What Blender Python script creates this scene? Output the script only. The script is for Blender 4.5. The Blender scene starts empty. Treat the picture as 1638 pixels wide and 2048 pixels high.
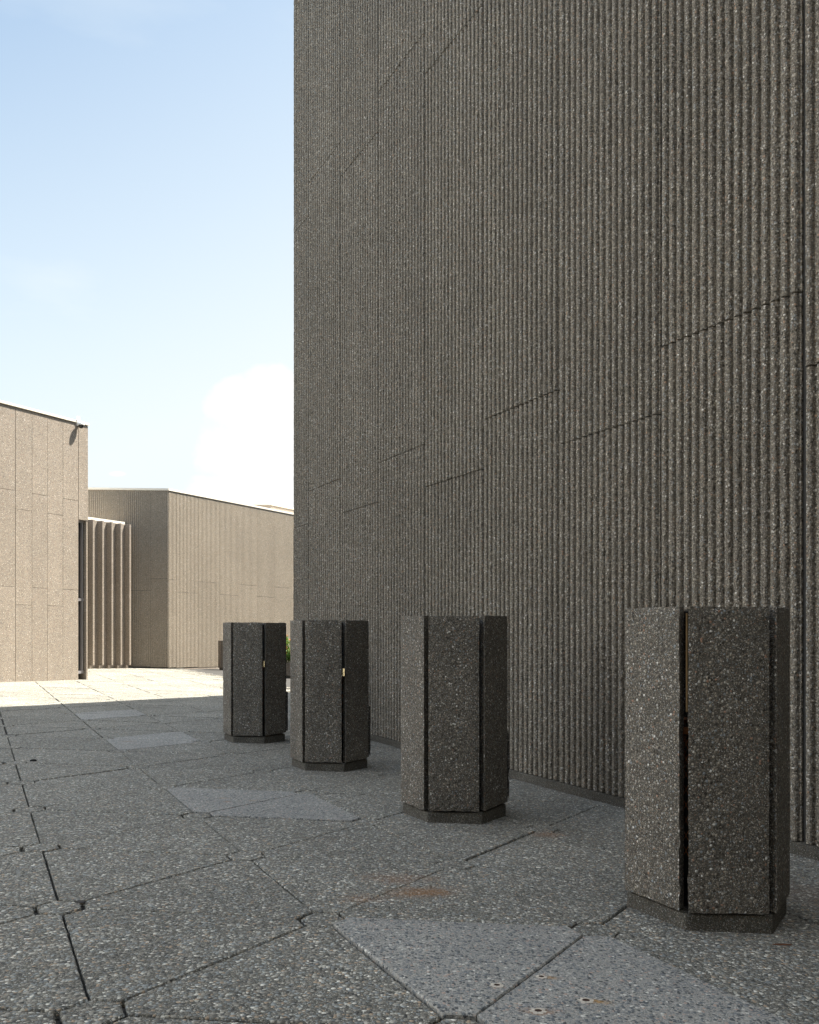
import bpy, math, random
import numpy as np
from mathutils import Vector, Matrix

random.seed(7); RNG = np.random.default_rng(7)
D = bpy.data; SC = bpy.context.scene; COL = SC.collection
R = math.radians

# ------------------------------------------------------------------ camera
cam = D.cameras.new('camera'); co = D.objects.new('camera', cam); COL.objects.link(co)
co.location = (0, 0, 1.25); co.rotation_euler = (R(90), 0, 0)
cam.sensor_width = 36; cam.sensor_fit = 'AUTO'; cam.lens = 1692 / 2048 * 36
cam.shift_y = (1264 - 1024) / 2048; cam.clip_end = 3000; cam.clip_start = 0.05
SC.camera = co

# ------------------------------------------------------------------ light
SUN_AZ = math.atan2(0.30, 0.95)          # horizontal direction to the sun, from +X
SUN_EL = R(60.5)
sd = Vector((math.cos(SUN_AZ) * math.cos(SUN_EL), math.sin(SUN_AZ) * math.cos(SUN_EL), math.sin(SUN_EL)))
sun = D.lights.new('sun', 'SUN'); so = D.objects.new('sun', sun); COL.objects.link(so)
sun.energy = 5.0; sun.angle = R(0.5); sun.color = (1.0, 0.93, 0.82)
so.rotation_euler = sd.to_track_quat('Z', 'Y').to_euler(); so.location = (10, 0, 40)

world = D.worlds.new('World'); SC.world = world; world.use_nodes = True
nt = world.node_tree; N = nt.nodes; Lk = nt.links
for n in list(N): N.remove(n)
def wn(t, **k):
    n = N.new(t)
    for a, v in k.items(): setattr(n, a, v)
    return n
def wmath(op, a, b=None, c=None, clamp=False):
    n = wn('ShaderNodeMath', operation=op, use_clamp=clamp)
    for i, x in enumerate((a, b, c)):
        if x is None: continue
        if isinstance(x, (int, float)): n.inputs[i].default_value = x
        else: Lk.new(x, n.inputs[i])
    return n.outputs[0]
sky = wn('ShaderNodeTexSky', sky_type='NISHITA', sun_disc=False)
sky.sun_elevation = SUN_EL; sky.sun_rotation = math.pi / 2 - SUN_AZ
sky.air_density = 1.0; sky.dust_density = 1.0; sky.ozone_density = 0.35
tc = wn('ShaderNodeTexCoord'); sx = wn('ShaderNodeSeparateXYZ'); Lk.new(tc.outputs['Generated'], sx.inputs[0])
X, Y, Z = sx.outputs
# bright summer haze: whitening towards the horizon and towards the sun side
zc = wmath('MAXIMUM', Z, 0.0)
hz = wmath('SUBTRACT', 1.28, wmath('MULTIPLY', zc, 1.72))
hz = wmath('ADD', hz, wmath('MULTIPLY', wmath('ADD', X, 0.33), 0.75))
hz = wmath('MULTIPLY', hz, 1.05, clamp=True)
frontal = wmath('MULTIPLY', wmath('ADD', Y, 0.25), 2.2, clamp=True)   # the sky opposite the sun stays deeper blue
hz = wmath('MULTIPLY', hz, frontal)
# cumulus: three puffs fixed in the sky, broken up with noise
yy = wmath('MAXIMUM', Y, 0.02)
U = wmath('DIVIDE', X, yy); V = wmath('DIVIDE', Z, yy)
cmb = wn('ShaderNodeCombineXYZ'); Lk.new(U, cmb.inputs[0]); Lk.new(V, cmb.inputs[1])
ns = wn('ShaderNodeTexNoise'); ns.inputs['Scale'].default_value = 17; ns.inputs['Detail'].default_value = 6; ns.inputs['Roughness'].default_value = 0.55
Lk.new(cmb.outputs[0], ns.inputs['Vector'])
def puff(cu, cv, ru, rv):
    a = wmath('DIVIDE', wmath('SUBTRACT', U, cu), ru); b = wmath('DIVIDE', wmath('SUBTRACT', V, cv), rv)
    d = wmath('SQRT', wmath('ADD', wmath('MULTIPLY', a, a), wmath('MULTIPLY', b, b)))
    return wmath('SUBTRACT', 1.0, d)
P = puff(-0.165, 0.225, 0.085, 0.085)
for a in [(-0.20, 0.265, 0.045, 0.040), (-0.16, 0.275, 0.05, 0.045), (-0.13, 0.19, 0.10, 0.07), (-0.17, 0.165, 0.10, 0.03), (-0.345, 0.187, 0.012, 0.004)]:
    P = wmath('MAXIMUM', P, puff(*a))
cl = wmath('ADD', P, wmath('MULTIPLY', wmath('SUBTRACT', ns.outputs[0], 0.5), 0.9))
cl = wmath('MULTIPLY', wmath('SUBTRACT', cl, 0.02), 4.0, clamp=True)
n2 = wn('ShaderNodeTexNoise'); n2.inputs['Scale'].default_value = 2.4; n2.inputs['Detail'].default_value = 6
mp = wn('ShaderNodeMapping'); mp.inputs['Scale'].default_value = (1, 1, 3); Lk.new(tc.outputs['Generated'], mp.inputs[0]); Lk.new(mp.outputs[0], n2.inputs['Vector'])
thin = wmath('MULTIPLY', wmath('SUBTRACT', n2.outputs[0], 0.56), 1.2, clamp=True)
hz = wmath('ADD', hz, wmath('MULTIPLY', thin, frontal), clamp=True)
bg1 = wn('ShaderNodeBackground'); bg1.inputs[1].default_value = 0.077
skt = wn('ShaderNodeVectorMath', operation='MULTIPLY'); skt.inputs[1].default_value = (0.86, 1.0, 0.97); Lk.new(sky.outputs[0], skt.inputs[0]); Lk.new(skt.outputs[0], bg1.inputs[0])
bg2 = wn('ShaderNodeBackground'); bg2.inputs[0].default_value = (0.90, 0.975, 1.0, 1); bg2.inputs[1].default_value = 0.327
bg3 = wn('ShaderNodeBackground'); bg3.inputs[0].default_value = (1.0, 1.0, 1.0, 1); Lk.new(wmath('ADD', 0.275, wmath('MULTIPLY', ns.outputs[0], 0.13)), bg3.inputs[1])
m1 = wn('ShaderNodeMixShader'); Lk.new(hz, m1.inputs[0]); Lk.new(bg1.outputs[0], m1.inputs[1]); Lk.new(bg2.outputs[0], m1.inputs[2])
m2 = wn('ShaderNodeMixShader'); Lk.new(cl, m2.inputs[0]); Lk.new(m1.outputs[0], m2.inputs[1]); Lk.new(bg3.outputs[0], m2.inputs[2])
# out-of-frame fill light added to the sky, round the sun and at far left
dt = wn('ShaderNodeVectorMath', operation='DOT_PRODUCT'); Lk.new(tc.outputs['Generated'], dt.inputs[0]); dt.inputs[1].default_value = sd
fill_glow = wmath('POWER', wmath('MAXIMUM', dt.outputs['Value'], 0.0), 3.5)
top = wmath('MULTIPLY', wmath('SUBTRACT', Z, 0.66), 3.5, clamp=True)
fill_bank = wmath('MULTIPLY', wmath('SUBTRACT', wmath('MULTIPLY', X, -1.0), 0.55), 4.0, clamp=True)
fill_bank = wmath('MULTIPLY', fill_bank, wmath('MULTIPLY', wmath('SUBTRACT', n2.outputs[0], 0.30), 4.0, clamp=True))
ex = wmath('MAXIMUM', wmath('MULTIPLY', fill_glow, top), wmath('MULTIPLY', fill_bank, 0.9), clamp=True)
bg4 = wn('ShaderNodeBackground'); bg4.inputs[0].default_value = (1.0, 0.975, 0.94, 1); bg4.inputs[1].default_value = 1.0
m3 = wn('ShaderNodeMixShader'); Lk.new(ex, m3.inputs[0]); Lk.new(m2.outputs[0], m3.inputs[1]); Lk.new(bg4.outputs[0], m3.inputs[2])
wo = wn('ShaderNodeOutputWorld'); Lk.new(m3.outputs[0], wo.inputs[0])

SC.view_settings.view_transform = 'Standard'; SC.view_settings.look = 'None'
SC.view_settings.exposure = 1.66; SC.view_settings.gamma = 1.0
SC.cycles.max_bounces = 5; SC.cycles.diffuse_bounces = 3

# ------------------------------------------------------------------ helpers
GA, GB = -0.0271, -0.0143                 # the plaza drains towards the big wall
def gz(x, y):
    return GA * x + GB * y
def dirv(a): return np.array([math.cos(R(a)), math.sin(R(a))])

def tag(o, label=None, cat=None, group=None, kind=None):
    if label: o['label'] = label
    if cat: o['category'] = cat
    if group: o['group'] = group
    if kind: o['kind'] = kind
    return o
def empty(name, loc=(0, 0, 0), rz=0.0):
    o = D.objects.new(name, None); COL.objects.link(o); o.location = loc; o.rotation_euler = (0, 0, rz)
    o.empty_display_size = 0.2
    return o
def mesh(name, V, F, mats, parent=None, mi=None, smooth=False):
    me = D.meshes.new(name)
    V = np.asarray(V, dtype=np.float32)
    if isinstance(F, np.ndarray):
        n = F.shape[1]
        me.vertices.add(len(V)); me.vertices.foreach_set('co', V.ravel())
        me.loops.add(F.size); me.loops.foreach_set('vertex_index', F.ravel().astype(np.int32))
        me.polygons.add(len(F))
        me.polygons.foreach_set('loop_start', np.arange(0, F.size, n, dtype=np.int32))
        me.update(calc_edges=True)
    else:
        me.from_pydata([tuple(map(float, v)) for v in V], [], F); me.update()
    for m in (mats if isinstance(mats, (list, tuple)) else [mats]): me.materials.append(m)
    if mi is not None: me.polygons.foreach_set('material_index', np.asarray(mi, dtype=np.int32))
    me.polygons.foreach_set('use_smooth', [smooth] * len(me.polygons))
    me.validate(); me.update()
    o = D.objects.new(name, me); COL.objects.link(o)
    if parent: o.parent = parent
    return o

def setpour(o, vals):
    a = o.data.attributes.new('pour', 'FLOAT', 'POINT'); a.data.foreach_set('value', np.asarray(vals, dtype=np.float32))

class MB:
    def __init__(s): s.v = []; s.f = []
    def add(s, V, F):
        b = len(s.v); s.v += [tuple(v) for v in V]; s.f += [tuple(i + b for i in f) for f in F]
    def prism(s, poly, z0, z1, top=True, bot=True):
        n = len(poly)
        V = [(p[0], p[1], z0 if not callable(z0) else z0(*p)) for p in poly] + [(p[0], p[1], z1) for p in poly]
        F = [(i, (i + 1) % n, n + (i + 1) % n, n + i) for i in range(n)]
        if top: F.append(tuple(range(n, 2 * n)))
        if bot: F.append(tuple(range(n - 1, -1, -1)))
        s.add(V, F)
    def obox(s, o, d, n, t0, t1, d0, d1, z0, z1):      # box along d, depth along n
        o, d, n = map(np.asarray, (o, d, n))
        q = [o + d * t0 + n * d0, o + d * t1 + n * d0, o + d * t1 + n * d1, o + d * t0 + n * d1]
        if (q[1] - q[0])[0] * (q[2] - q[1])[1] - (q[1] - q[0])[1] * (q[2] - q[1])[0] < 0: q = q[::-1]
        s.prism(q, z0, z1)
    def build(s, name, mats, parent=None, smooth=False, bevel=0):
        o = mesh(name, s.v, s.f, mats, parent, smooth=smooth)
        if bevel:
            m = o.modifiers.new('bevel', 'BEVEL'); m.width = bevel; m.segments = 2; m.limit_method = 'ANGLE'; m.angle_limit = R(35)
        return o

# ------------------------------------------------------------------ materials
def newmat(name):
    m = D.materials.new(name); m.use_nodes = True; t = m.node_tree
    for n in list(t.nodes): t.nodes.remove(n)
    out = t.nodes.new('ShaderNodeOutputMaterial'); b = t.nodes.new('ShaderNodeBsdfPrincipled'); t.links.new(b.outputs[0], out.inputs[0])
    return m, t, b
class NB:
    def __init__(s, t): s.t = t
    def n(s, ty, **k):
        n = s.t.nodes.new(ty)
        for a, v in k.items(): setattr(n, a, v)
        return n
    def lk(s, a, b): s.t.links.new(a, b)
    def m(s, op, a, b=None, c=None, clamp=False):
        n = s.n('ShaderNodeMath', operation=op, use_clamp=clamp)
        for i, x in enumerate((a, b, c)):
            if x is None: continue
            if isinstance(x, (int, float)): n.inputs[i].default_value = x
            else: s.lk(x, n.inputs[i])
        return n.outputs[0]
    def noise(s, vec, scale, detail=3, rough=0.5):
        n = s.n('ShaderNodeTexNoise'); n.inputs['Scale'].default_value = scale; n.inputs['Detail'].default_value = detail
        n.inputs['Roughness'].default_value = rough; s.lk(vec, n.inputs['Vector']); return n
    def mr(s, v, a, b, c, d, smooth=False):
        n = s.n('ShaderNodeMapRange'); n.inputs[1].default_value = a; n.inputs[2].default_value = b
        n.inputs[3].default_value = c; n.inputs[4].default_value = d
        if smooth: n.interpolation_type = 'SMOOTHSTEP'
        s.lk(v, n.inputs[0]); return n.outputs[0]
    def mix(s, f, a, b, mode='MIX'):
        n = s.n('ShaderNodeMix', data_type='RGBA', blend_type=mode, clamp_factor=True)
        for i, x in ((0, f), (6, a), (7, b)):
            if isinstance(x, (int, float)): n.inputs[i].default_value = x
            elif isinstance(x, tuple): n.inputs[i].default_value = (*x, 1)
            else: s.lk(x, n.inputs[i])
        return n.outputs[2]
    def ramp(s, v, stops, const=False):
        n = s.n('ShaderNodeValToRGB'); n.color_ramp.interpolation = 'CONSTANT' if const else 'LINEAR'
        e = n.color_ramp.elements
        while len(e) < len(stops): e.new(0.5)
        for x, (p, c) in zip(e, stops): x.position = p; x.color = (*c, 1)
        s.lk(v, n.inputs[0]); return n.outputs[0]

WARM = [(0.00, (.055, .048, .040)), (.16, (.13, .115, .095)), (.36, (.21, .185, .15)), (.54, (.29, .26, .215)), (.66, (.24, .26, .27)),
        (.76, (.38, .34, .28)), (.85, (.33, .21, .15)), (.89, (.46, .44, .40)), (.965, (.72, .70, .66))]
COOL = [(0.00, (.075, .075, .075)), (.10, (.14, .135, .125)), (.28, (.22, .21, .19)), (.46, (.19, .205, .215)), (.60, (.29, .28, .26)),
        (.72, (.27, .29, .30)), (.80, (.33, .26, .20)), (.86, (.42, .41, .38)), (.95, (.60, .59, .56))]
TERR = [(0.00, (.05, .055, .06)), (.18, (.10, .115, .13)), (.36, (.20, .21, .22)), (.50, (.30, .29, .27)), (.62, (.15, .17, .19)),
        (.74, (.34, .34, .33)), (.84, (.38, .29, .25)), (.90, (.45, .44, .42)), (.97, (.60, .60, .58))]
def aggregate(name, ramp, matrix, scale=65, gain=1.0, bump=0.8, fine=2.4, cover=0.55, stain=None, blot=0.25, grain=0.0, pale=0.0, stains=(), lump=0.0, loc=False, streak=0.0, tint=(1, 1, 1)):
    m, t, b = newmat(name); q = NB(t)
    tc = q.n('ShaderNodeTexCoord'); P = tc.outputs['Object']
    if loc:
        oi = q.n('ShaderNodeObjectInfo'); ad = q.n('ShaderNodeVectorMath', operation='ADD'); q.lk(P, ad.inputs[0])
        pr = q.n('ShaderNodeVectorMath', operation='SCALE'); q.lk(oi.outputs['Location'], pr.inputs[0]); pr.inputs['Scale'].default_value = 3.1
        q.lk(pr.outputs[0], ad.inputs[1]); P = ad.outputs[0]
    wz = q.noise(P, scale * 0.9, 2); off = q.n('ShaderNodeVectorMath', operation='MULTIPLY_ADD')
    q.lk(wz.outputs['Color'], off.inputs[0]); off.inputs[1].default_value = (0.45 / scale,) * 3; q.lk(P, off.inputs[2]); PW = off.outputs[0]
    v1 = q.n('ShaderNodeTexVoronoi'); v1.inputs['Scale'].default_value = scale; q.lk(PW, v1.inputs['Vector'])
    v2 = q.n('ShaderNodeTexVoronoi'); v2.inputs['Scale'].default_value = scale * fine; q.lk(PW, v2.inputs['Vector'])
    s1 = q.n('ShaderNodeSeparateColor'); q.lk(v1.outputs['Color'], s1.inputs[0])
    s2 = q.n('ShaderNodeSeparateColor'); q.lk(v2.outputs['Color'], s2.inputs[0])
    c1 = q.ramp(s1.outputs[0], ramp, True); c2 = q.ramp(s2.outputs[0], ramp, True)
    size = q.mr(s1.outputs[1], 0, 1, cover * 0.45, cover * 1.15)      # pebbles differ in size
    e1 = q.m('SUBTRACT', size, v1.outputs['Distance']); k1 = q.mr(e1, 0.0, 0.08, 0, 1)
    e2 = q.m('SUBTRACT', 0.52, v2.outputs['Distance']); k2 = q.mr(e2, 0.0, 0.12, 0, 1)
    base = q.mix(q.m('MULTIPLY', k2, 0.85), matrix, c2)
    colr = q.mix(k1, base, c1)   # pebbles over fines over cement
    # inside-pebble tone
    colr = q.mix(0.5, colr, q.mix(1.0, colr, q.ramp(q.noise(P, scale * 3, 2).outputs[0], [(0.3, (.55, .55, .55)), (0.7, (1.45, 1.45, 1.45))]), 'MULTIPLY'))
    # weathering, several sizes
    w1 = q.noise(P, 0.55, 5, 0.6).outputs[0]; w2 = q.noise(P, 5.0, 4, 0.6).outputs[0]
    f = q.m('ADD', q.mr(w1, 0.3, 0.7, 1 - blot, 1 + blot), q.mr(w2, 0.3, 0.7, -blot * .5, blot * .5))
    at = q.n('ShaderNodeAttribute', attribute_name='pour')
    f = q.m('MULTIPLY', f, q.m('ADD', 1.0, at.outputs['Fac']))
    if streak:
        ms = q.n('ShaderNodeMapping'); ms.inputs['Scale'].default_value = (2.2, 2.2, .16); q.lk(P, ms.inputs[0])
        f = q.m('MULTIPLY', f, q.mr(q.noise(ms.outputs[0], 2.0, 6, .65).outputs[0], .32, .68, 1 - streak, 1 + streak * .8))
    f = q.m('MULTIPLY', f, gain)
    cm = q.n('ShaderNodeCombineColor'); [q.lk(q.m('MULTIPLY', f, tint[i]), cm.inputs[i]) for i in range(3)]
    colr = q.mix(1.0, colr, cm.outputs[0], 'MULTIPLY')
    if pale > 0:
        colr = q.mix(pale, colr, (.34 * gain, .35 * gain, .36 * gain))
    if stain:        # a broad colour drift (mineral deposits)
        colr = q.mix(q.mr(q.noise(P, 0.9, 4, .6).outputs[0], .5, .75, 0, .5), colr, q.mix(1.0, colr, stain, 'MULTIPLY'))
    for (sx_, sy_, rx_, ry_, ang, amt, c) in stains:
        mpn = q.n('ShaderNodeMapping', vector_type='TEXTURE'); mpn.inputs['Location'].default_value = (sx_, sy_, gz(sx_, sy_))
        mpn.inputs['Rotation'].default_value = (0, 0, R(ang)); mpn.inputs['Scale'].default_value = (rx_, ry_, 1)
        q.lk(P, mpn.inputs[0]); ln = q.n('ShaderNodeVectorMath', operation='LENGTH'); q.lk(mpn.outputs[0], ln.inputs[0])
        dd = q.m('ADD', ln.outputs['Value'], q.m('MULTIPLY', q.m('SUBTRACT', q.noise(P, 1.3 / max(rx_, ry_) + 6, 5, .7).outputs[0], .5), 1.8))
        colr = q.mix(q.m('MULTIPLY', q.m('MULTIPLY', q.mr(dd, 1.15, 0.1, 0, 1, True), q.mr(q.noise(P, 90, 2).outputs[0], .35, .6, .35, 1)), amt), colr, c)
    q.lk(colr, b.inputs['Base Color'])
    b.inputs['Roughness'].default_value = 0.82; b.inputs['Specular IOR Level'].default_value = 0.35
    h1 = q.m('SQRT', q.m('MAXIMUM', q.m('MULTIPLY', e1, 1 / 0.6), 0.0)); h2 = q.m('MULTIPLY', q.m('SQRT', q.m('MAXIMUM', e2, 0.0)), 0.35)
    h = q.m('MAXIMUM', h1, h2)
    bp = q.n('ShaderNodeBump'); bp.inputs['Strength'].default_value = bump; bp.inputs['Distance'].default_value = 0.35 / scale
    q.lk(h, bp.inputs['Height'])
    if lump:
        b2 = q.n('ShaderNodeBump'); b2.inputs['Strength'].default_value = lump; b2.inputs['Distance'].default_value = 0.02
        q.lk(q.noise(P, 14, 4, .6).outputs[0], b2.inputs['Height']); q.lk(bp.outputs[0], b2.inputs['Normal']); q.lk(b2.outputs[0], b.inputs['Normal'])
    else: q.lk(bp.outputs[0], b.inputs['Normal'])
    return m
def plain(name, c, rough=0.6, metal=0.0, var=0.12, scale=6, bump=0.0):
    m, t, b = newmat(name); q = NB(t); tc = q.n('ShaderNodeTexCoord'); P = tc.outputs['Object']
    nz = q.noise(P, scale, 5, .6)
    lo = tuple(x * (1 - var) for x in c); hi = tuple(min(1, x * (1 + var)) for x in c)
    q.lk(q.ramp(nz.outputs[0], [(0.3, lo), (0.7, hi)]), b.inputs['Base Color'])
    b.inputs['Roughness'].default_value = rough; b.inputs['Metallic'].default_value = metal
    if bump:
        bp = q.n('ShaderNodeBump'); bp.inputs['Strength'].default_value = bump; bp.inputs['Distance'].default_value = .01
        q.lk(q.noise(P, scale * 12, 4).outputs[0], bp.inputs['Height']); q.lk(bp.outputs[0], b.inputs['Normal'])
    return m

RUST = (.30, .13, .045)
stn = [(.08, 4.27, .25, .12, 12, .9, (.26, .13, .05)), (-.06, 4.50, .26, .12, 2, .4, RUST), (-.22, 4.14, .16, .09, 0, .35, RUST),
       (.92, 5.66, .14, .12, 0, .45, RUST), (-2.92, 6.36, .05, .03, 0, .6, RUST),
       (2.15, 4.35, .30, .45, 20, .35, (.20, .11, .06))]
pst = [(.319, 3.075, .035, .022, 0, .55, (.40, .26, .12)), (.52, 3.17, .06, .02, -8, .7, (.42, .24, .08)), (.655, 2.965, .06, .022, -6, .85, (.42, .23, .06)),
       (.445, 2.872, .075, .035, 5, .9, (.33, .15, .05)), (-1.40, 6.47, .05, .02, 0, .8, RUST), (-1.21, 6.54, .05, .02, 0, .6, (.45, .26, .08)), (-1.45, 6.62, .07, .02, 0, .5, (.45, .26, .08)),
       (-3.32, 10.0, .08, .04, 0, .6, RUST)]
WALLC = [(0.00, (.06, .054, .043)), (.16, (.13, .118, .095)), (.36, (.20, .18, .145)), (.54, (.27, .245, .20)), (.66, (.23, .24, .235)),
        (.76, (.33, .30, .245)), (.85, (.29, .20, .14)), (.89, (.39, .37, .33)), (.975, (.55, .53, .49))]
M_WALL = aggregate('ribbed_aggregate', WALLC, (.115, .102, .084), 74, 1.33, 1.05, cover=.62, tint=(1.015, 1.0, .975), lump=.15, blot=.08, streak=.12)
M_BIN = aggregate('bin_aggregate', WARM, (.092, .084, .070), 78, 0.98, .85, cover=.50, tint=(1.0, 1, .98), blot=.2, loc=True, streak=.10)
M_PLINTH = aggregate('plinth_concrete', WARM, (.10, .095, .075), 85, .62, .5, cover=.3, blot=.25)
M_PAVE = aggregate('paving_aggregate', COOL, (.10, .099, .09), 74, 1.18, 1.1, cover=.74, tint=(1.01, 1.0, .925), stains=stn, blot=.15)
M_PALE = aggregate('worn_paving', TERR, (.30, .297, .285), 80, 1.04, 0.5, cover=.66, tint=(1.01, .995, .925), pale=.10, stains=pst, blot=.14)
M_FAR = aggregate('smooth_aggregate', WARM, (.265, .235, .20), 60, 1.00, 0.5, cover=.5, blot=.08, streak=.05, tint=(1.03, .985, .94))
M_FARR = aggregate('far_ribbed_aggregate', WARM, (.26, .235, .19), 66, 1.19, 0.5, cover=.5, blot=.06, tint=(1.03, .985, .94))
M_JOINT = plain('joint_sealant', (.045, .044, .042), .8)
M_SOIL = plain('joint_sand', (.05, .048, .045), .95, scale=30)
M_CAP = plain('cap_flashing', (.74, .69, .60), .45, var=.04)
M_ROOF = plain('roof_gravel', (.35, .33, .30), .9)
M_DARK = plain('dark_liner', (.025, .024, .022), .7)
M_GALV = plain('dark_frame', (.035, .034, .033), .5, .6)
M_ALU = plain('anodised_aluminium', (.45, .44, .46), .35, .7, .06)
M_WHITE = plain('white_enamel', (.8, .8, .78), .35, 0, .03)
def rustmat():
    m, t, b = newmat('rusty_mesh'); q = NB(t); P = q.n('ShaderNodeTexCoord').outputs['Object']
    q.lk(q.ramp(q.noise(P, 9, 4).outputs[0], [(.35, (.10, .075, .06)), (.5, (.30, .12, .05)), (.7, (.42, .17, .06))]), b.inputs['Base Color'])
    b.inputs['Roughness'].default_value = .8; return m
M_RUST = rustmat()
M_BRASS = plain('brass_plate', (1.0, .84, .55), .14, 1.0, .03)
def glassmat():
    m, t, b = newmat('dark_window_glass'); b.inputs['Base Color'].default_value = (.012, .013, .014, 1); b.inputs['Roughness'].default_value = .06
    b.inputs['IOR'].default_value = 1.5; return m
M_GLASS = glassmat()

# ------------------------------------------------------------------ ground (one sheet to the horizon)
xs = np.unique(np.concatenate([np.linspace(-60, 60, 49), [-1500, -800, -400, -200, -100, 100, 200, 400, 800, 1500]]))
gxv, gyv = np.meshgrid(xs, xs + 15)
def gfar(x, y):
    s = min(1.0, 60.0 / max(60.0, abs(x)), 60.0 / max(60.0, abs(y - 15) + 1e-6))
    return gz(x * s, 15 + (y - 15) * s)
gv = [(x, y, gfar(x, y) - 0.030) for x, y in zip(gxv.ravel(), gyv.ravel())]
n_ = len(xs); gf = [(j * n_ + i, j * n_ + i + 1, (j + 1) * n_ + i + 1, (j + 1) * n_ + i) for j in range(n_ - 1) for i in range(n_ - 1)]
tag(mesh('ground', gv, gf, M_SOIL), kind='structure')

# ------------------------------------------------------------------ paving: triangular slabs with little hexagons at the nodes
TH = -2.83; LAT = 1.2102; ORG = np.array([-1.60012503 if False else 0, 0.0])
# lattice origin found from the joints in the plaza
O0 = np.array([-1.60, 3.875])
va = dirv(TH) * LAT; vb = dirv(TH + 60) * LAT
WD = dirv(117.7); WP = np.array([0.942, 8.089]); WN = np.array([WD[1] * -1, WD[0]]); 
WN = np.array([-WD[1], WD[0]]); WN = WN if WN[0] < 0 else -WN      # towards the plaza
PV, PF, PM, PP = [], [], [], []
def slab(poly, dz, mat, near):
    poly = [np.array(p) for p in poly]; n = len(poly)
    if near:
        q = []
        for i in range(n):
            a, c = poly[i], poly[(i + 1) % n]; L = np.linalg.norm(c - a); k = max(1, int(L / 0.03)); nr = np.array([-(c - a)[1], (c - a)[0]]) / L
            for j in range(k):
                amp = 0.0011 if j else 0.003
                q.append(a + (c - a) * j / k + nr * (random.gauss(0, amp) + (0.007 * random.random() if random.random() < .025 else 0)))
        poly = q; n = len(poly)
    c = sum(poly) / n
    tx, ty = random.gauss(0, .0012), random.gauss(0, .0012)
    tone = random.uniform(-.06, .06)
    rings = [(1.0, -0.028), (1.0, -0.006), (0.004, 0.0)]
    b = len(PV); inset = 0.006
    def z(p, d): return gz(*p) + dz + d + (p[0] - c[0]) * tx + (p[1] - c[1]) * ty
    for r, (s, d) in enumerate(rings):
        for p in poly:
            v = p - c; L = np.linalg.norm(v); p2 = p if r < 2 else c + v * (1 - inset / L)
            PV.append((p2[0], p2[1], z(p2, d))); PP.append(tone)
    for r in range(2):
        for i in range(n):
            j = (i + 1) % n; PF.append((b + r * n + i, b + r * n + j, b + (r + 1) * n + j, b + (r + 1) * n + i)); PM.append(mat)
    PF.append(tuple(b + 2 * n + i for i in range(n))); PM.append(mat)
PALE_T = {('d', 1, -1), ('u', 2, -1), ('u', -1, 2), ('d', -2, 2), ('u', -5, 6), ('d', -5, 5), ('u', -8, 9), ('d', -8, 8)}
PALE_T = set(PALE_T)
HR = 0.112
def P_(i, j): return O0 + va * i + vb * j
def shrink(poly, g):
    c = sum(poly) / len(poly); return [c + (p - c) * (1 - g / np.linalg.norm(p - c)) for p in poly]
dirs6 = [dirv(TH + 60 * k) for k in range(6)]
for j in range(-9, 48):
    for i in range(-45, 20):
        p = P_(i, j)
        if not (-27 < p[0] < 14 and -6 < p[1] < 46): continue
        if np.dot(p - WP, WN) < -1.6: continue
        near = p[1] < 9.5 and p[1] > .5 and abs(p[0]) < .62 * p[1] + 1
        g = lambda: random.choice([.004, .005, .006, .0075]) if near else random.choice([.009, .012, .014])
        # hexagon
        rot = random.gauss(0, 1.5); rr = HR * random.uniform(.96, 1.05)
        hx = [p + dirv(TH + 60 * k + rot) * (rr - random.choice([.002, .003, .005, .0065])) for k in range(6)]
        slab(hx, random.gauss(0, .0018), 0, near)
        # the 'up' triangle (p, p+a, p+b) and the 'down' triangle (p+a, p+b, p+a+b)
        for kind, (A, B, C) in (('u', (p, p + va, p + vb)), ('d', (p + va, p + va + vb, p + vb))):
            poly = []
            for a, c1, c2 in ((A, B, C), (B, C, A), (C, A, B)):
                d1 = (c2 - a) / LAT; d2 = (c1 - a) / LAT
                poly += [a + d1 * (HR + .0015), a + d2 * (HR + .0015)]
            pale = (kind, i, j) in PALE_T
            poly = shrink([np.array(x) for x in poly], g() * (1.0 if pale else 1.35))
            slab(poly, .015 if pale and j < 1 else (.006 if pale else random.gauss(0, .0017)), 1 if pale else 0, near)
PVA = np.array(PV)
pav = mesh('pavement', PVA, PF, [M_PAVE, M_PALE], mi=PM)
setpour(pav, PP); tag(pav, kind='structure')

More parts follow.
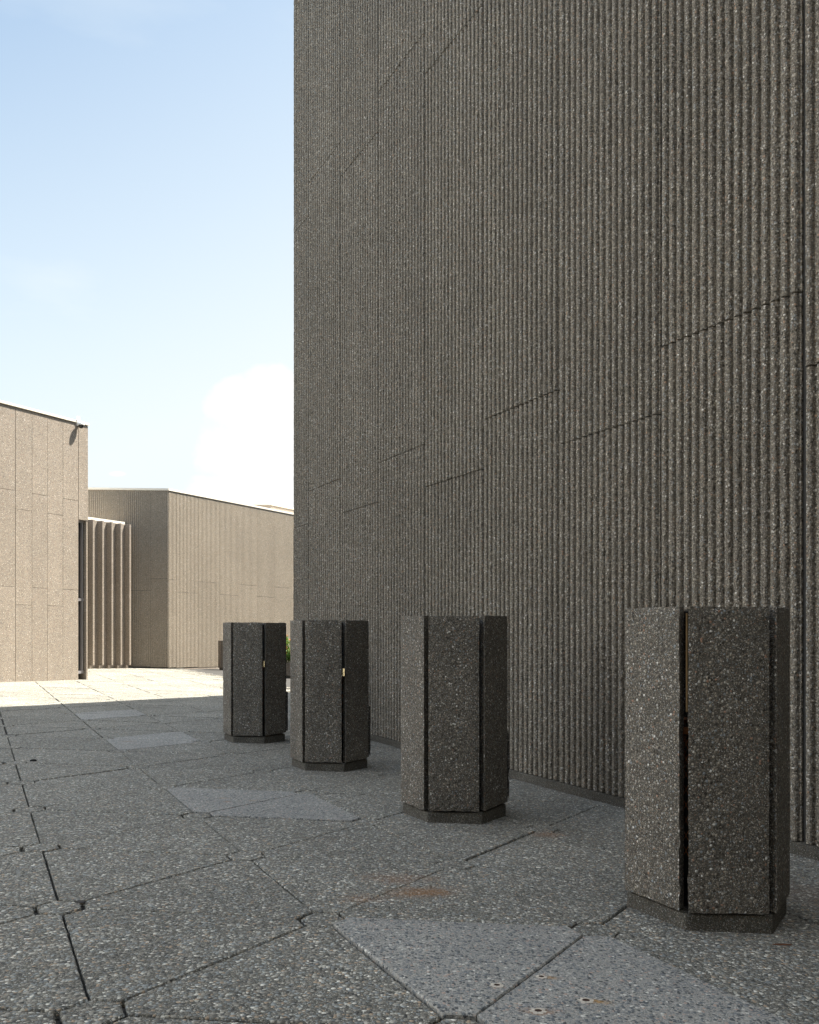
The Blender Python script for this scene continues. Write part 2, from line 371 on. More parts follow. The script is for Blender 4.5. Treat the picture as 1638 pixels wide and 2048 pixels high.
# ------------------------------------------------------------------ ribbed wall builder
PITCH = 1.2192 / 16
def rib_profile(w, depth=.034, far=False):
    # returns (offsets, depths) for one panel of width w made of 76 mm ribs, starting and ending in a joint
    n = max(1, round(w / PITCH)); p = w / n; o, d = [], []
    for k in range(n):
        b = k * p
        o += [b + p * x for x in (0.03, .17, .25, .35, .56, .73, .81, .90)]; d += [-depth, -depth * .95, -depth * .30, -.002, 0, -.002, -depth * .30, -depth * .98]
    o.append(w - .002); d.append(-depth); far_ = far
    if far:
        o, d = [], []
        for k in range(n):
            b = k * p; o += [b + p * x for x in (0.0, .17, .22, .78, .83, .999)]; d += [-.034, -.034, 0, 0, -.034, -.034]
    o[0] = .002; o[-1] = w - .002
    return np.array(o), np.array(d)
def ribbed_piece(org, dv, nv, t0, w, z0, z1, dz, jit, z0f=None, back=-.05):
    o, dep = rib_profile(w, far=(jit == 0 and dz == .6)); nz = max(1, int(round((z1 - z0) / dz)))
    zs = np.linspace(z0, z1, nz + 1); nc = len(o)
    T = np.tile(o, (nz + 1, 1)); Dp = np.tile(dep, (nz + 1, 1)); Zs = np.tile(zs[:, None], (1, nc))
    if jit:
        nz1 = RNG.normal(0, 1, T.shape); 
        sm = (nz1 + np.roll(nz1, 1, 0)) * .7
        Dp = Dp + sm * .0016 * jit; T = T + RNG.normal(0, 1, T.shape) * .0016 * jit
        T += (np.cumsum(RNG.normal(0, .0004, (nz + 1, 1)), 0)) * .3
    # return edges to the back
    def pad(A, e0, e1): return np.concatenate([e0, A, e1], 1)
    T = pad(T, T[:, :1], T[:, -1:]); Zs = pad(Zs, Zs[:, :1], Zs[:, -1:]); Dp = pad(Dp, np.full((nz + 1, 1), back), np.full((nz + 1, 1), back))
    T = np.concatenate([T[:1], T, T[-1:]]); Zs = np.concatenate([Zs[:1], Zs, Zs[-1:]])
    Dp = np.concatenate([np.full((1, T.shape[1]), back), Dp, np.full((1, T.shape[1]), back)])
    T = T + t0
    X = org[0] + dv[0] * T + nv[0] * Dp; Y = org[1] + dv[1] * T + nv[1] * Dp
    if z0f is not None: Zs = np.maximum(Zs, z0f(X, Y))
    V = np.stack([X, Y, Zs], -1).reshape(-1, 3); r, c = T.shape
    idx = np.arange(r * c).reshape(r, c)
    a, b, cc, d = idx[:-1, :-1], idx[:-1, 1:], idx[1:, 1:], idx[1:, :-1]
    F = np.stack([a, b, cc, d], -1).reshape(-1, 4)
    crs = dv[0] * nv[1] - dv[1] * nv[0]
    if crs > 0: F = F[:, ::-1]
    return V, F
def ribbed_wall(name, mat, parent, org, dv, nv, seams, joints, ztop, dz, jit, zbot=0.08, detail=None):
    """seams: sorted t values; joints: per panel list of z; one mesh"""
    VV, FF, b = [], [], 0; PR = []
    for k in range(len(seams) - 1):
        gp = lambda q: .002 if not jit else (.015 if abs(q + 1.983) < .1 or abs(q + 3.2) < .1 else .009)
        t0, t1 = seams[k] + gp(seams[k]), seams[k + 1] - gp(seams[k + 1])
        js = [None] + list(joints(k)) + [None]
        dzk = detail(k) if detail else dz
        m = (t0 + t1) / 2; g0 = gz(org[0] + dv[0] * m, org[1] + dv[1] * m) + zbot
        for a, c in zip(js[:-1], js[1:]):
            z0 = g0 if a is None else a + .006; z1 = ztop if c is None else c - .006
            V, F = ribbed_piece(np.asarray(org) + np.asarray(nv) * (random.uniform(-.003, .003) if jit else 0), dv, nv, t0, t1 - t0, z0, z1, dzk, jit)
            PR.append(np.full(len(V), random.uniform(-.03, .03) if jit else random.uniform(-.03, .03), dtype=np.float32))
            VV.append(V); FF.append(F + b); b += len(V)
    o = mesh(name, np.concatenate(VV), np.concatenate(FF), mat, parent); setpour(o, np.concatenate(PR)); return o

# ------------------------------------------------------------------ the tall building on the right
tC = 6.0                                  # t of the far corner along WD
C0 = WP + WD * tC
H57 = dirv(57.3)
# roof height from the edge of its shadow across the plaza
Sh = np.array([math.cos(SUN_AZ), math.sin(SUN_AZ)]); tanel = math.tan(SUN_EL)
Q = np.array([-5.656, 16.164])            # a point of the shadow edge
nn = np.array([-H57[1], H57[0]])
kk = -np.dot(Q - C0, nn) / np.dot(Sh, nn)
HT = abs(kk) * tanel + gz(*Q)
print('tall building height', HT, 'shift', kk, 'shadow corner', C0 - Sh * abs(kk))
E1 = WP - WD * 11.5
E2 = E1 + dirv(237.3) * 6.5  # unseen wings behind the camera, added to block sky light on bin fronts
E3 = E2 + dirv(177.3) * 16
poly = [C0, E1, E2, E3, E3 + dirv(270) * 8, E2 + np.array([14, -8]), np.array([30, 0.]), np.array([30, 34.]), C0 + H57 * 24]
def inset_poly(pl, d):
    out = []; n = len(pl); area = sum(pl[i][0] * pl[(i + 1) % n][1] - pl[(i + 1) % n][0] * pl[i][1] for i in range(n)); s = 1 if area > 0 else -1
    for i in range(n):
        a, p, c = pl[i - 1], pl[i], pl[(i + 1) % n]
        e1 = (p - a) / np.linalg.norm(p - a); e2 = (c - p) / np.linalg.norm(c - p)
        n1 = np.array([-e1[1], e1[0]]) * s; n2 = np.array([-e2[1], e2[0]]) * s
        bis = (n1 + n2); bis = bis / np.linalg.norm(bis); out.append(p + bis * d / np.dot(bis, n1))
    return out
tall = empty('tall_building', (C0[0], C0[1], 0))
tag(tall, 'tall windowless building of dark ribbed aggregate concrete behind the four hexagonal bins', 'building')
def par_keep(o, p):
    o.parent = p; o.matrix_parent_inverse = Matrix.Translation(-Vector(p.location)); return o
core = MB(); core.prism(inset_poly(poly, .050), -1.2, HT - .15)
par_keep(core.build('wall_core', M_JOINT), tall)
seam_t = [1.66 + 1.2192 * k for k in range(-12, 4)]     # 1.66 separates two panels; pitch 4 ft
seams = [s for s in [1.67 + 1.2175 * k for k in range(-11, 4)] if s < tC - .05] + [tC]
def jt(k):
    idx = round((seams[k] - 1.67) / 1.2175)
    lo = (idx % 2 == 0)                                  # the panel starting at 1.67 (px 755-848) is a 'high' one
    z = 3.376 if lo else 2.889
    return [z, z + 4.66] + ([z + 9.32] if z + 9.32 < HT - .3 else [])
def det(k):
    s = seams[k]
    return .02 if s > -5.5 else .5
w1 = ribbed_wall('ribbed_wall', M_WALL, None, WP, WD, WN, seams, jt, HT, .02, .7, zbot=.085, detail=det)
par_keep(w1, tall)
# corner return and the other faces: plain ribbed at low density
def face(a, b, name, ztop=HT):
    d = (b - a); L = np.linalg.norm(d); d = d / L; n = np.array([d[1], -d[0]])
    c = sum(poly) / len(poly)
    if np.dot(n, c - a) > 0: n = -n
    k = max(1, round(L / 1.2192)); sm = list(np.linspace(0, L, k + 1))
    o = ribbed_wall(name, M_WALL, None, a, d, n, sm, lambda q: [3.376, 8.036] if q % 2 else [2.889, 7.549], ztop, 1.0, 0)
    return par_keep(o, tall)
face(C0, C0 + H57 * 24, 'far_side_wall')
n_saved = poly
o = ribbed_wall('rear_blocking_wall', M_WALL, None, E1, dirv(237.3), np.array([math.cos(R(147.3)), math.sin(R(147.3))]), list(np.linspace(0, 6.5, 6)), lambda q: [3.376], HT, 1.0, 0); par_keep(o, tall)
o = ribbed_wall('rear_blocking_wall', M_WALL, None, E2, dirv(177.3), np.array([math.cos(R(87.3)), math.sin(R(87.3))]), list(np.linspace(0, 16, 14)), lambda q: [3.376], HT, 1.0, 0); par_keep(o, tall)
pl = MB(); pl.obox(WP, WD, WN, -11.4, tC - .01, -.049, -.006, -1.0, gz(*C0) + .07)
# the plinth follows the fall of the plaza
pm = MB()
ts = np.linspace(-11.4, tC - .012, 60)
for a, b in zip(ts[:-1], ts[1:]):
    q0 = WP + WD * a; q1 = WP + WD * b
    V = []
    for q_ in (q0, q1):
        for dn, dzv in ((-.049, -.3), (-.004, -.3), (-.004, .070), (-.012, .078), (-.049, .078)):
            p = q_ + WN * dn; V.append((p[0], p[1], gz(*q_) + dzv))
    F = [(i, i + 1, 5 + i + 1, 5 + i) for i in range(4)]
    pm.add(V, F)
par_keep(pm.build('plinth', M_PLINTH), tall)
cp = MB(); cp.prism(inset_poly(poly, -.03), HT - .02, HT + .10)
par_keep(cp.build('roof_cap', M_CAP), tall)

# ------------------------------------------------------------------ smooth-panel building on the left (A)
A0 = np.array([-9.243, 23.621]); AD = dirv(60.7); AN = np.array([AD[1], -AD[0]])
ZA = 7.07
bA = empty('left_building', (A0[0], A0[1], 0))
bA.name = 'panelled_building'
tag(bA, 'sunlit building of smooth beige aggregate panels with a tall corner window, at the left edge', 'building')
TE = .325
Am = MB()
Am.obox(A0, AD, AN, -14, -.10, -10, -.045, -1, ZA - .1)                 # core
Am.obox(A0, AD, AN, -.10, TE - .01, -10, -.62, 4.36, ZA - .1)
par_keep(Am.build('wall_core', M_JOINT), bA)
Ap = MB(); AP = []; AP_ = [0]
seA = [-1.963 - .49 * k for k in range(24, 0, -1)] + [-1.963, -1.476, -1.002, -.510, .001]
for k in range(len(seA) - 1):
    ga = lambda q: .005 if abs(q + 1.963) < .01 or abs(q - .001) < .01 else .0022
    a, b = seA[k] + ga(seA[k]), seA[k + 1] - ga(seA[k + 1])
    par = (len(seA) - 2 - k) % 2 == 0
    js = [2.42, 4.91] if par else [1.955, 4.44]
    zz = [-.8] + js + [ZA]
    for c, d in zip(zz[:-1], zz[1:]):
        while len(AP) < len(Ap.v): AP.append(AP_[0])
        AP_[0] = random.uniform(-.05, .05)
        Ap.obox(A0, AD, AN, a, b, -.044, random.uniform(-.0015, .0015), c + .004, d - .004)
Ap.obox(A0, AD, AN, .008, TE, -.60, 0, 4.394, ZA - .007)                 # panel over the corner window
while len(AP) < len(Ap.v): AP.append(0)
ao = Ap.build('wall', M_FAR, bevel=.004); setpour(ao, AP); par_keep(ao, bA)
# return wall at the right end above and behind the opening
Ar = MB(); 
Ar.obox(A0, AD, AN, -.09, .010, -.62, -.046, -.8, 4.392)                 # near jamb
Ar.obox(A0, AD, AN, .275, TE, -.62, -.012, gz(*A0) - .5, 4.392)                # far pier
Ar.obox(A0, AD, AN, .02, TE - .005, -10, -.602, 4.40, ZA - .007)
Ar.obox(A0, AD, AN, .275, TE - .004, -10, -.63, -1, 4.40)
par_keep(Ar.build('corner_pier', M_FAR, bevel=.004), bA)
win = MB(); win.obox(A0, AD, AN, .012, .272, -.20, -.185, 0.10, 4.39)
wg = par_keep(win.build('window', M_GLASS), bA)
fr = MB()
for z0, z1 in ((.08, .16), (2.12, 2.20), (4.33, 4.39)):
    fr.obox(A0, AD, AN, .013, .271, -.184, -.11, z0, z1)
fr.obox(A0, AD, AN, .19, .235, -.1845, -.10, .16, 2.12); fr.obox(A0, AD, AN, .19, .235, -.1845, -.10, 2.20, 4.33)
f_ = fr.build('frame', M_ALU); f_.parent = wg
cpA = MB(); cpA.obox(A0, AD, AN, -14.0, TE + .02, -10.0, .035, ZA + .004, ZA + .085); cpA.obox(A0, AD, AN, -14.0, TE + .02, -9.9, .012, ZA - .028, ZA + .004)
cpa = MB(); cpa.obox(A0, AD, AN, -14.0, TE + .02, -10.0, .035, ZA + .012, ZA + .075)
par_keep(cpa.build('roof_cap', M_CAP), bA)
shd = MB(); shd.obox(A0, AD, AN, -14.0, TE - .01, -9.9, -.02, ZA - .006, ZA + .012)
par_keep(shd.build('cap_gap', M_JOINT), bA)

# security camera on its parapet
sc_t = -.03
cpos = A0 + AD * sc_t + AN * .06
scam = empty('security_camera', (cpos[0], cpos[1], ZA - .05), math.atan2(AN[1], AN[0]))
tag(scam, 'small white dome security camera on a bracket at the parapet of the smooth beige building', 'camera')
def lathe(mb, prof, seg=20, axis=None, c=(0, 0, 0)):
    V = []; F = []
    for r, z in prof:
        for k in range(seg): V.append((c[0] + r * math.cos(2 * math.pi * k / seg), c[1] + r * math.sin(2 * math.pi * k / seg), c[2] + z))
    for i in range(len(prof) - 1):
        for k in range(seg): F.append((i * seg + k, i * seg + (k + 1) % seg, (i + 1) * seg + (k + 1) % seg, (i + 1) * seg + k))
    mb.add(V, F)
def box(mb, x0, x1, y0, y1, z0, z1): mb.prism([(x0, y0), (x1, y0), (x1, y1), (x0, y1)], z0, z1)
b_ = MB(); box(b_, -.055, -.01, -.04, .04, -.02, .24); box(b_, -.055, .03, -.035, -.025, .16, .23); box(b_, -.01, .06, -.02, .02, .02, .06)
b_.build('bracket', M_WHITE, scam, bevel=.004)
h_ = MB(); lathe(h_, [(0.001, .09), (.05, .08), (.085, .05), (.09, .0), (.088, -.02), (.001, -.021)], 20, c=(.085, 0, 0)); h_.build('housing', M_WHITE, scam, smooth=True)
d_ = MB(); lathe(d_, [(.072, -.022), (.070, -.05), (.052, -.085), (.028, -.105), (0.001, -.11)], 20, c=(.085, 0, 0)); d_.build('dome_lens', M_GLASS, scam, smooth=True)

# ------------------------------------------------------------------ finned wall between the two far buildings
FE = np.array([-10.96, 33.30]); FD = dirv(60); FN = np.array([FD[1], -FD[0]]); ZF = 5.53
fb = empty('finned_building', (FE[0], FE[1], 0))
tag(fb, 'low sunlit link block with a row of deep vertical concrete fins', 'building')
PITF = .436; FP = .25
wl = MB(); wl.obox(FE, FD, FN, -9, -.04, -6, -FP, -.8, ZF - .05); wl.obox(FE, FD, FN, -.04, -.002, -6, -FP+.004, -.8, ZF-.06)
par_keep(wl.build('wall', M_FAR), fb)
for k in range(20):
    t1 = -.0 - k * PITF
    m_ = MB(); g0 = gz(*(FE + FD * t1))
    # tapering fin: outer nose 55 mm, with a splayed root
    q0 = FE + FD * t1
    pf = [q0 - FD * .055, q0, q0 - FN * (FP - .002), q0 - FD * .055 - FN * .10 - FD * .005, ]
    pf = [q0 - FD * .08 , q0, q0 - FN * (FP - .002), q0 - FN * (FP - .002) - FD * .11]
    m_.prism(pf[::-1] if True else pf, g0 + .13, ZF - .056)
    par_keep(m_.build('fin', M_FAR, bevel=.006), fb)
    m2_ = MB(); m2_.obox(FE, FD, FN, t1 - .17, t1 - .075, -FP + .003, -.06, g0 - .1, g0 + .128); 
    par_keep(m2_.build('fin_foot', M_FAR, bevel=.006), fb)
cf = MB(); cf.obox(FE, FD, FN, -9, -.10, -6, -FP + .006, ZF - .048, ZF + .055)
par_keep(cf.build('roof_cap', M_CAP), fb)

# ------------------------------------------------------------------ ribbed building in the middle distance (B)
B0 = np.array([-9.663, 33.917]); BR = dirv(60); BL = -dirv(4.0)
nR = np.array([BR[1], -BR[0]]); nL = np.array([BL[1], -BL[0]]); nL = nL if nL[1] < 0 else -nL
ZB = 6.92
bB = empty('ribbed_building', (B0[0], B0[1], 0))
tag(bB, 'low ribbed beige concrete building whose corner stands beyond the sunlit plaza', 'building')
polyB = [B0, B0 + BR * 20, B0 + BR * 20 + dirv(150) * 14, B0 + BL * 14 + dirv(90) * 12, B0 + BL * 14]
cb = MB(); cb.prism(inset_poly(polyB, .050), -1, ZB - .08); par_keep(cb.build('wall_core', M_JOINT), bB)
smR = [0, .436] + [.436 + 1.2485 * k for k in range(1, 16)]
par_keep(ribbed_wall('right_wall', M_FARR, None, B0, BR, nR, smR, lambda k: [3.36] if k % 2 == 0 else [2.87], ZB, .6, 0, zbot=.05), bB)
smL = [0, .72] + [.72 + 1.2192 * k for k in range(1, 11)]
par_keep(ribbed_wall('left_wall', M_FARR, None, B0, BL, nL, smL, lambda k: [3.384] if k % 2 == 0 else [2.905], ZB, .6, 0, zbot=.05), bB)
cb2 = MB(); cb2.prism(inset_poly(polyB, -.03), ZB + .004, ZB + .085); par_keep(cb2.build('roof_cap', M_CAP), bB)
pb = MB(); 
par_keep((lambda m: (m.prism(inset_poly(polyB, .018), -1, -.02 + gz(*B0) + .0), m.build('plinth', M_FAR))[1])(MB()), bB)
# roof storey
R0 = np.array([-7.53, 46.0]); rr_ = MB(); qL = R0 - dirv(4) * 3.4
zr0, zr1 = ZB + .115, 8.15
prR = [R0, R0 + BR * 8, R0 + BR * 8 + dirv(150) * 3, qL + dirv(90) * 4, qL]
rr_.prism(prR, ZB + .09, zr1); rs = par_keep(rr_.build('roof_storey', M_FAR), bB)
rc_ = MB(); rc_.prism(inset_poly(prR, -.04), zr1 + .003, zr1 + .09)
oo = rc_.build('roof_storey_cap', M_CAP); oo.parent = rs

# ------------------------------------------------------------------ hexagonal bins
BR_ = .385; HB = 1.463
def slab_panel(a, b, n, z0, z1, th, name, parent, mat, seed):
    """upright slab between plan points a and b (outer face), slightly irregular edges"""
    rnd = np.random.default_rng(seed)
    L = np.linalg.norm(b - a); d = (b - a) / L
    nu = max(2, int(L / .03)); nv_ = int((z1 - z0) / .03)
    V = []; F = []
    def grid(off, flip):
        base = len(V)
        for j in range(nv_ + 1):
            for i in range(nu + 1):
                u = i / nu * L; z = z0 + (z1 - z0) * j / nv_
                edge = (i in (0, nu)) or (j in (0, nv_))
                ju = rnd.normal(0, .0011) if edge else 0; jz = rnd.normal(0, .0018) if edge else 0; jn = rnd.normal(0, .0009) + (-.004 if edge and off == 0 else 0)
                if edge and rnd.random() < .03: jn -= .006
                uu = u if off == 0 else .034 + u * (L - .068) / L
                p = a + d * (uu + (ju if i in (0, nu) else 0)) + n * (off + (jn if off == 0 else -jn))
                V.append((p[0], p[1], z + (jz if j in (0, nv_) else 0)))
        for j in range(nv_):
            for i in range(nu):
                q = (base + j * (nu + 1) + i, base + j * (nu + 1) + i + 1, base + (j + 1) * (nu + 1) + i + 1, base + (j + 1) * (nu + 1) + i)
                F.append(q[::-1] if flip else q)
        return base
    f0 = grid(0, False); f1 = grid(-th, True)
    W = nu + 1
    per = [i for i in range(nu)] + [j * W + nu for j in range(nv_)] + [nv_ * W + i for i in range(nu, 0, -1)] + [j * W for j in range(nv_, 0, -1)]
    for i in range(len(per)):
        x, y = per[i], per[(i + 1) % len(per)]
        F.append((f0 + y, f0 + x, f1 + x, f1 + y))
    return mesh(name, V, F, mat, parent)
BT = -2.6                                   # bins follow the paving grid
def make_bin(seed):
    root = empty('waste_bin')
    hexc = lambda r: [dirv(BT + 60 * k) * r for k in range(6)]
    bm = MB(); bm.prism(hexc(BR_), lambda x, y: -.04, .080); bm.build('base', M_PLINTH, root, bevel=.012)
    outer = .020
    for k in range(6):
        a, b = dirv(BT + 60 * k) * BR_, dirv(BT + 60 * (k + 1)) * BR_
        d = (b - a) / np.linalg.norm(b - a); n = np.array([d[1], -d[0]])
        L = np.linalg.norm(b - a)
        s0, s1 = .008, L - .022
        slab_panel(a + d * s0 + n * outer, a + d * s1 + n * outer, n, 0.094 + random.uniform(-.004, .004), HB + random.uniform(-.003, .003), .068, 'side_slab', root, M_BIN, seed * 10 + k)
    # inner steel posts the slabs hang from
    fm = MB()
    for k in range(6):
        c = dirv(BT + 30 + 60 * k) * (BR_ * .866 - .072); fm.prism([c + dirv(BT + 30 + 60 * k + 90 * j + 45) * .022 for j in range(4)], .07, HB - .06)
    fm.prism(hexc(BR_ - .075), .081, .15)
    fm.build('inner_frame', M_GALV, root)
    lid = MB(); lathe(lid, [(.135, HB - .045), (.135, HB - .02), (.15, HB - .012), (.30, HB - .02), (.30, HB - .045)], 36); lid.build('lid', M_GALV, root)
    # expanded-metal basket
    r = .262; z0, z1 = .30, .895; V, F = [], []; nh = 46; seg = 16
    for sgn in (1, -1):
        for h in range(nh):
            for sgm in range(seg):
                def pt(s, dz_):
                    a = 2 * math.pi * h / nh + sgn * s / seg * 1.15; zz = z0 + (z1 - z0) * s / seg + dz_
                    return (r * math.cos(a), r * math.sin(a), zz)
                bb = len(V); V += [pt(sgm, -.004), pt(sgm + 1, -.004), pt(sgm + 1, .004), pt(sgm, .004)]; F.append((bb, bb + 1, bb + 2, bb + 3))
    mesh('basket', V, F, M_RUST, root)
    rim = MB(); lathe(rim, [(r + .004, z1 - .02), (r + .010, z1), (r + .004, z1 + .012), (r - .006, z1)], 36); rim.build('basket_rim', M_RUST, root)
    ln = MB(); lathe(ln, [(r - .012, .2), (r - .012, .60)], 32); lathe(ln, [(.001, .2), (r - .012, .2)], 32); ln.build('liner', M_DARK, root)
    # lower access panel on the side that faces the wall
    k = 0
    a, b = dirv(BT + 60 * k) * BR_, dirv(BT + 60 * (k + 1)) * BR_
    d = (b - a) / np.linalg.norm(b - a); n = np.array([d[1], -d[0]]); 
    if np.dot(n, (a + b) / 2) < 0: n = -n
    slab_panel(a + d * .03 + n * (outer + .030), a + d * .355 + n * (outer + .030), n, .11, .60, .026, 'access_panel', root, M_BIN, seed * 10 + 9)
    return root
BINS = []
cdir = dirv(BT + 60)
bin_corner = [(1.239, 3.798), (.123, 5.95), (-1.012, 8.18), (-2.143, 10.251)]
blab = ['nearest hexagonal pebble concrete bin, brass strip and rusty mesh in its left slot',
        'second nearest hexagonal pebble concrete bin, with nothing bright showing in its dark slots',
        'third nearest hexagonal pebble concrete bin, with a glinting tag in its right slot',
        'farthest and smallest of the four hexagonal pebble concrete bins']
proto = make_bin(3)
def copy_thing(o):
    c = o.copy(); COL.objects.link(c)
    for ch in o.children:
        k = ch.copy(); COL.objects.link(k); k.parent = c
        for g in ch.children:
            h = g.copy(); COL.objects.link(h); h.parent = k
    return c
roots = [proto] + [make_bin(q_) for q_ in (11, 5, 8)]      # the same build with its own chipped edges each time
for i, (r_, (bx, by)) in enumerate(zip(roots, bin_corner)):
    c = np.array([bx, by]) + dirv(BT + 60) * BR_
    r_.location = (c[0], c[1], gz(*c)); r_.rotation_euler = (0, 0, R([0.0, 0.4, -0.6, 0.5][i]))
    tag(r_, blab[i], 'bin', 'hexagonal concrete bins in front of the tall wall')
    # bright metal in the slots
    if i in (2, 3):
        cc = dirv(BT - 60) * (BR_ + .016)                # front-right corner
        mm = MB(); nrm = np.array([-.70, -.714]); tn = np.array([nrm[1], -nrm[0]])
        cc = cc + np.array([-.016, -.006])
        q = [cc - tn * .020, cc + tn * .020, cc + tn * .020 - nrm * .006, cc - tn * .020 - nrm * .006]
        ar = (q[1] - q[0])[0] * (q[2] - q[1])[1] - (q[1] - q[0])[1] * (q[2] - q[1])[0]
        mm.prism(q if ar > 0 else q[::-1], .925, 1.00); mm.build('brass_tag', M_BRASS, r_, bevel=.002)
    if i == 0:
        cc = dirv(BT - 120) * (BR_ - .004) + dirv(BT) * .004
        mm = MB(); mm.prism([cc + dirv(45 + 90 * j) * .0042 for j in range(4)], .99, HB - .03); mm.build('brass_strip', plain('brass_edge', (.55, .38, .20), .35, .8), r_)

# ------------------------------------------------------------------ planter with flowering shrub
def leafmat(name, lo, hi):
    m, t, b = newmat(name); q = NB(t); P = q.n('ShaderNodeTexCoord').outputs['Object']
    oi = q.n('ShaderNodeNewGeometry')
    q.lk(q.ramp(oi.outputs['Random Per Island'], [(0.1, lo), (.9, hi)]), b.inputs['Base Color']); b.inputs['Roughness'].default_value = .55
    b.inputs['Transmission Weight'].default_value = 0.0
    tr = t.nodes.new('ShaderNodeBsdfTranslucent'); tr.inputs[0].default_value = (*hi, 1); mx = t.nodes.new('ShaderNodeMixShader'); mx.inputs[0].default_value = .3
    out = [n for n in t.nodes if n.type == 'OUTPUT_MATERIAL'][0]
    t.links.new(b.outputs[0], mx.inputs[1]); t.links.new(tr.outputs[0], mx.inputs[2]); t.links.new(mx.outputs[0], out.inputs[0])
    return m
M_LEAF = leafmat('leaf_green', (.03, .09, .015), (.16, .30, .04)); M_FLW = leafmat('orange_petal', (.75, .16, .03), (.85, .42, .15))
M_BROWN = aggregate('planter_concrete', WARM, (.16, .125, .09), 70, .8, .4, cover=.4)
def hex_planter(c, r, h, lab, rot=TH, plant=True):
    root = empty('planter', (c[0], c[1], gz(*c)))
    tag(root, lab, 'planter')
    hx = lambda rr: [dirv(rot + 60 * k) * rr for k in range(6)]
    m = MB(); m.prism(hx(r * .9), -.05, .08); m.build('base', M_PLINTH, root, bevel=.01)
    for k in range(6):
        a, b = hx(r)[k], hx(r)[(k + 1) % 6]; d = (b - a) / np.linalg.norm(b - a); n = np.array([d[1], -d[0]])
        if np.dot(n, a + b) < 0: n = -n
        m = MB(); q = [a + d * .02, b - d * .02, b - d * .02 - n * .06, a + d * .02 - n * .06]; m.prism(q, .07, h); m.build('side_slab', M_BROWN, root, bevel=.008)
    m = MB(); m.prism(hx(r - .08), .10, h - .06); m.build('soil', M_SOIL, root)
    return root
hex_planter(np.array([-4.05, 29.3]), .62, .52, 'low hexagonal planter under a shrub, seen between the two farthest bins')
hex_planter(np.array([-7.45, 35.0]), .47, 1.20, 'tall brown hexagonal planter against the sunlit ribbed building, half behind the farthest bin')
def shrub(c, zb, r, h):
    root = empty('flowering_shrub', (c[0], c[1], zb)); tag(root, 'leafy green shrub with orange flowers in the low planter between the farthest bins', 'shrub')
    m = MB()
    for k in range(9):
        a = random.random() * 6.28; tip = Vector((math.cos(a) * r * .5, math.sin(a) * r * .5, h * random.uniform(.4, .8))); prev = Vector((0, 0, 0)); n = 5
        ring = None
        for s in range(n + 1):
            p = Vector((tip.x * s / n, tip.y * s / n, tip.z * s / n)); rr = .015 * (1 - s / n * .7); cur = len(m.v)
            m.v += [(p.x + rr * math.cos(q * 1.2566), p.y + rr * math.sin(q * 1.2566), p.z) for q in range(5)]
            if s: m.f += [(cur - 5 + q, cur - 5 + (q + 1) % 5, cur + (q + 1) % 5, cur + q) for q in range(5)]
    m.build('stem', plain('bark', (.10, .07, .045), .9), root)
    lv, fl = MB(), MB()
    clumps = [(Vector((random.uniform(-1, 1) * r * .7, random.uniform(-1, 1) * r * .7, h * random.uniform(.12, .86))), random.uniform(.13, .24)) for _ in range(26)]
    def leaf(mb, p, s, up=.4):
        d = Vector((random.gauss(0, 1), random.gauss(0, 1), random.gauss(up, .7))).normalized(); w = d.orthogonal().normalized() * s * .42
        q = Matrix.Rotation(random.random() * 6.28, 3, d) @ w; n = d.cross(q).normalized()
        mb.add([p, p + d * s * .5 + q + n * s * .1, p + d * s, p + d * s * .5 - q + n * s * .1], [(0, 1, 2, 3)])
    for cpt, rad in clumps:
        for _ in range(210):
            v = Vector((random.gauss(0, 1), random.gauss(0, 1), random.gauss(0, 1))).normalized() * rad * random.uniform(.55, 1.08); leaf(lv, cpt + v, random.uniform(.035, .075))
        for _ in range(5):
            v = Vector((random.gauss(0, 1), random.gauss(-.3, 1), abs(random.gauss(0.4, 1)))).normalized() * rad * 1.08; p0 = cpt + v
            for _k in range(9): leaf(fl, p0 + Vector((random.gauss(0, .012), random.gauss(0, .012), random.gauss(0, .012))), random.uniform(.03, .05))
    lv.build('foliage', M_LEAF, root); fl.build('flowers', M_FLW, root)
shrub(np.array([-4.05, 29.3]), gz(-4.05, 29.3) + .44, .62, 1.0)

# ------------------------------------------------------------------ anchor holes in the pale slab and small litter
def hole(x, y, s, lab, rng):
    root = empty('anchor_hole', (x, y, gz(x, y) + .0155)); tag(root, lab, 'anchor hole', 'rusty anchor holes in the pale paving slabs')
    V, F = [], []; n = 22
    for k in range(n):
        a = 2 * math.pi * k / n; ro = s * (1.75 + rng.uniform(-.35, .5)); ri = s * (1 + rng.uniform(-.06, .06))
        V += [(ro * math.cos(a) * 1.25, ro * math.sin(a), .0005), (ri * math.cos(a) * 1.1, ri * math.sin(a), .0025), (ri * math.cos(a), ri * math.sin(a) * .9, -.004)]
    for k in range(n):
        j = (k + 1) % n; F += [(3 * k, 3 * j, 3 * j + 1, 3 * k + 1), (3 * k + 1, 3 * j + 1, 3 * j + 2, 3 * k + 2)]
    mesh('grout_ring', V, F, plain('pale_grout', (.55, .50, .42), .8, var=.3, scale=60), root)
    V = [(s * 1.02 * math.cos(2 * math.pi * k / n), s * 1.02 * math.sin(2 * math.pi * k / n), .0012) for k in range(n)]
    mesh('bolt_stub', V, [tuple(range(n))], plain('dark_rust', (.045, .022, .014), .9, scale=80), root)
rg = random.Random(4)
for (x, y), s, lb in zip([(.319, 3.083), (.495, 3.173), (.62, 2.97), (.438, 2.874)], (.011, .010, .013, .012),
        ['anchor hole with a pale clean ring, leftmost of the four in the pale slab', 'anchor hole with faint rust, farthest of the four and just right of the slab joint',
         'anchor hole with a yellow rust tail, rightmost of the four in the pale slab', 'anchor hole ringed by heavy brown rust, nearest of the four in the pale slab']):
    hole(x, y, s, lb, rg)
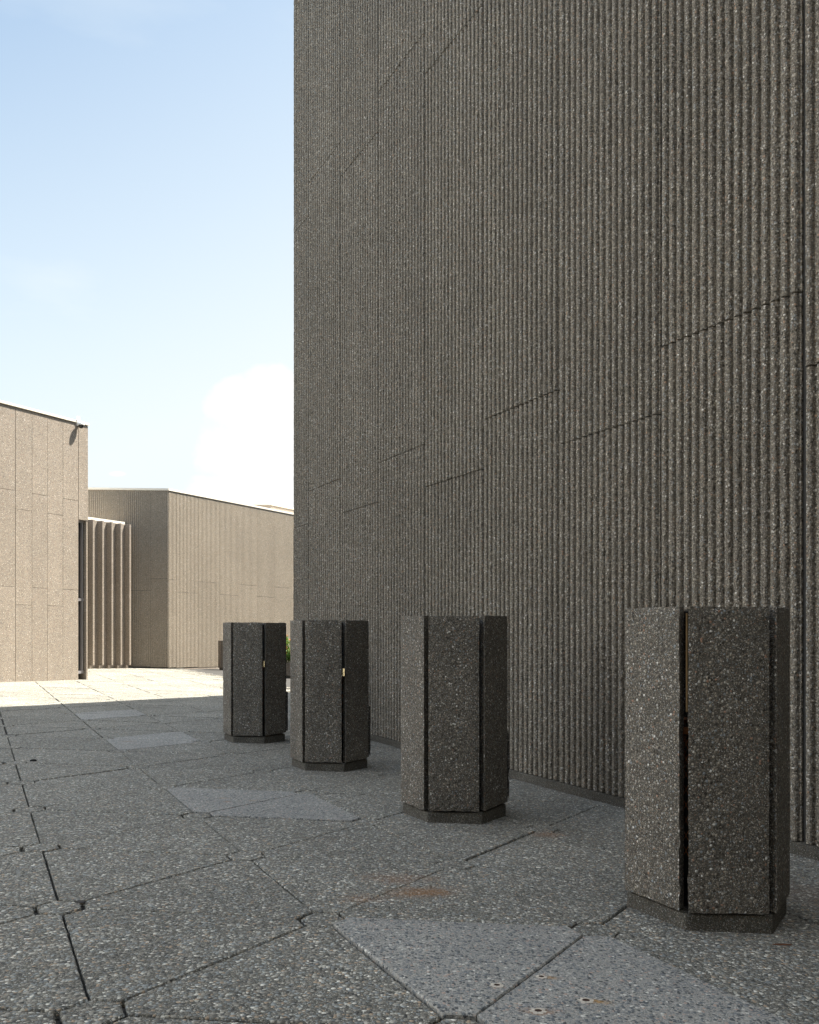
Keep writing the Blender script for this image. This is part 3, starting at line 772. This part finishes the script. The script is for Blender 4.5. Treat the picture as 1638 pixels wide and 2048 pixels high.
def chip(name, x, y, sx, sy, h, mat, lab, cat, ang=0):
    V = []; F = []; n = 9
    for r, z in ((1, .0), (1, .6), (.55, 1.0)):
        for k in range(n):
            a = 2 * math.pi * k / n; jr = rg.uniform(.75, 1.15); V.append((sx * r * jr * math.cos(a), sy * r * jr * math.sin(a), h * z))
    for i in range(2):
        for k in range(n): F.append((i * n + k, i * n + (k + 1) % n, (i + 1) * n + (k + 1) % n, (i + 1) * n + k))
    F.append(tuple(2 * n + k for k in range(n)))
    o = mesh(name, V, F, mat); o.location = (x, y, gz(x, y) + .002); o.rotation_euler = (0, 0, R(ang)); tag(o, lab, cat)
chip('twig', 1.60, 3.63, .045, .004, .006, plain('twig_bark', (.14, .06, .03), .8), 'small brown twig lying on the paving in front of the nearest bin', 'twig', -4)
chip('bark_chip', -3.684, 8.288, .035, .02, .02, plain('black_debris', (.015, .014, .013), .9), 'small black lump of debris on the paving at the far left', 'debris')
chip('tar_lump', -1.541, 3.956, .035, .014, .006, M_SOIL, 'black tar lump in the joint beside a small hexagonal paver at the lower left', 'debris', -12)

# ------------------------------------------------------------------ loose grit along the foot of the wall and round the bins
gv_, gf_ = [], []
def stone(x, y, r):
    b = len(gv_); a0 = rg.random() * 6.28
    for z, k in ((0, 1.0), (.55, .95), (1.0, .4)):
        for q in range(5):
            a = a0 + q * 1.2566; rr = r * k * rg.uniform(.75, 1.2); gv_.append((x + rr * math.cos(a), y + rr * math.sin(a) * .8, gz(x, y) - .001 + z * r * .8))
    for i in range(2):
        for q in range(5): gf_.append((b + i * 5 + q, b + i * 5 + (q + 1) % 5, b + (i + 1) * 5 + (q + 1) % 5, b + (i + 1) * 5 + q))
    gf_.append(tuple(b + 10 + q for q in range(5)))
for _ in range(1500):
    p = WP + WD * rg.uniform(-4.5, tC) + WN * abs(rg.gauss(0, .05)); stone(p[0], p[1], rg.uniform(.002, .006))
for bx, by in bin_corner:
    c = np.array([bx, by]) + dirv(BT + 60) * BR_
    for _ in range(130):
        k = rg.randrange(6); u = rg.random(); e = dirv(BT + 60 * k) * BR_ * (1 - u) + dirv(BT + 60 * k + 60) * BR_ * u
        p = c + e * (1 + abs(rg.gauss(0, .06))); stone(p[0], p[1], rg.uniform(.002, .005))
for _ in range(260):
    x = rg.uniform(-5, 3); y = rg.uniform(2.4, 10); stone(x, y, rg.uniform(.002, .005))
M_GRIT = plain('grit_stone', (.17, .155, .135), .9, var=.6, scale=90)
tag(mesh('loose_grit', gv_, gf_, M_GRIT), 'loose grit and small stones scattered at the foot of the wall and bins', 'grit', kind='stuff')
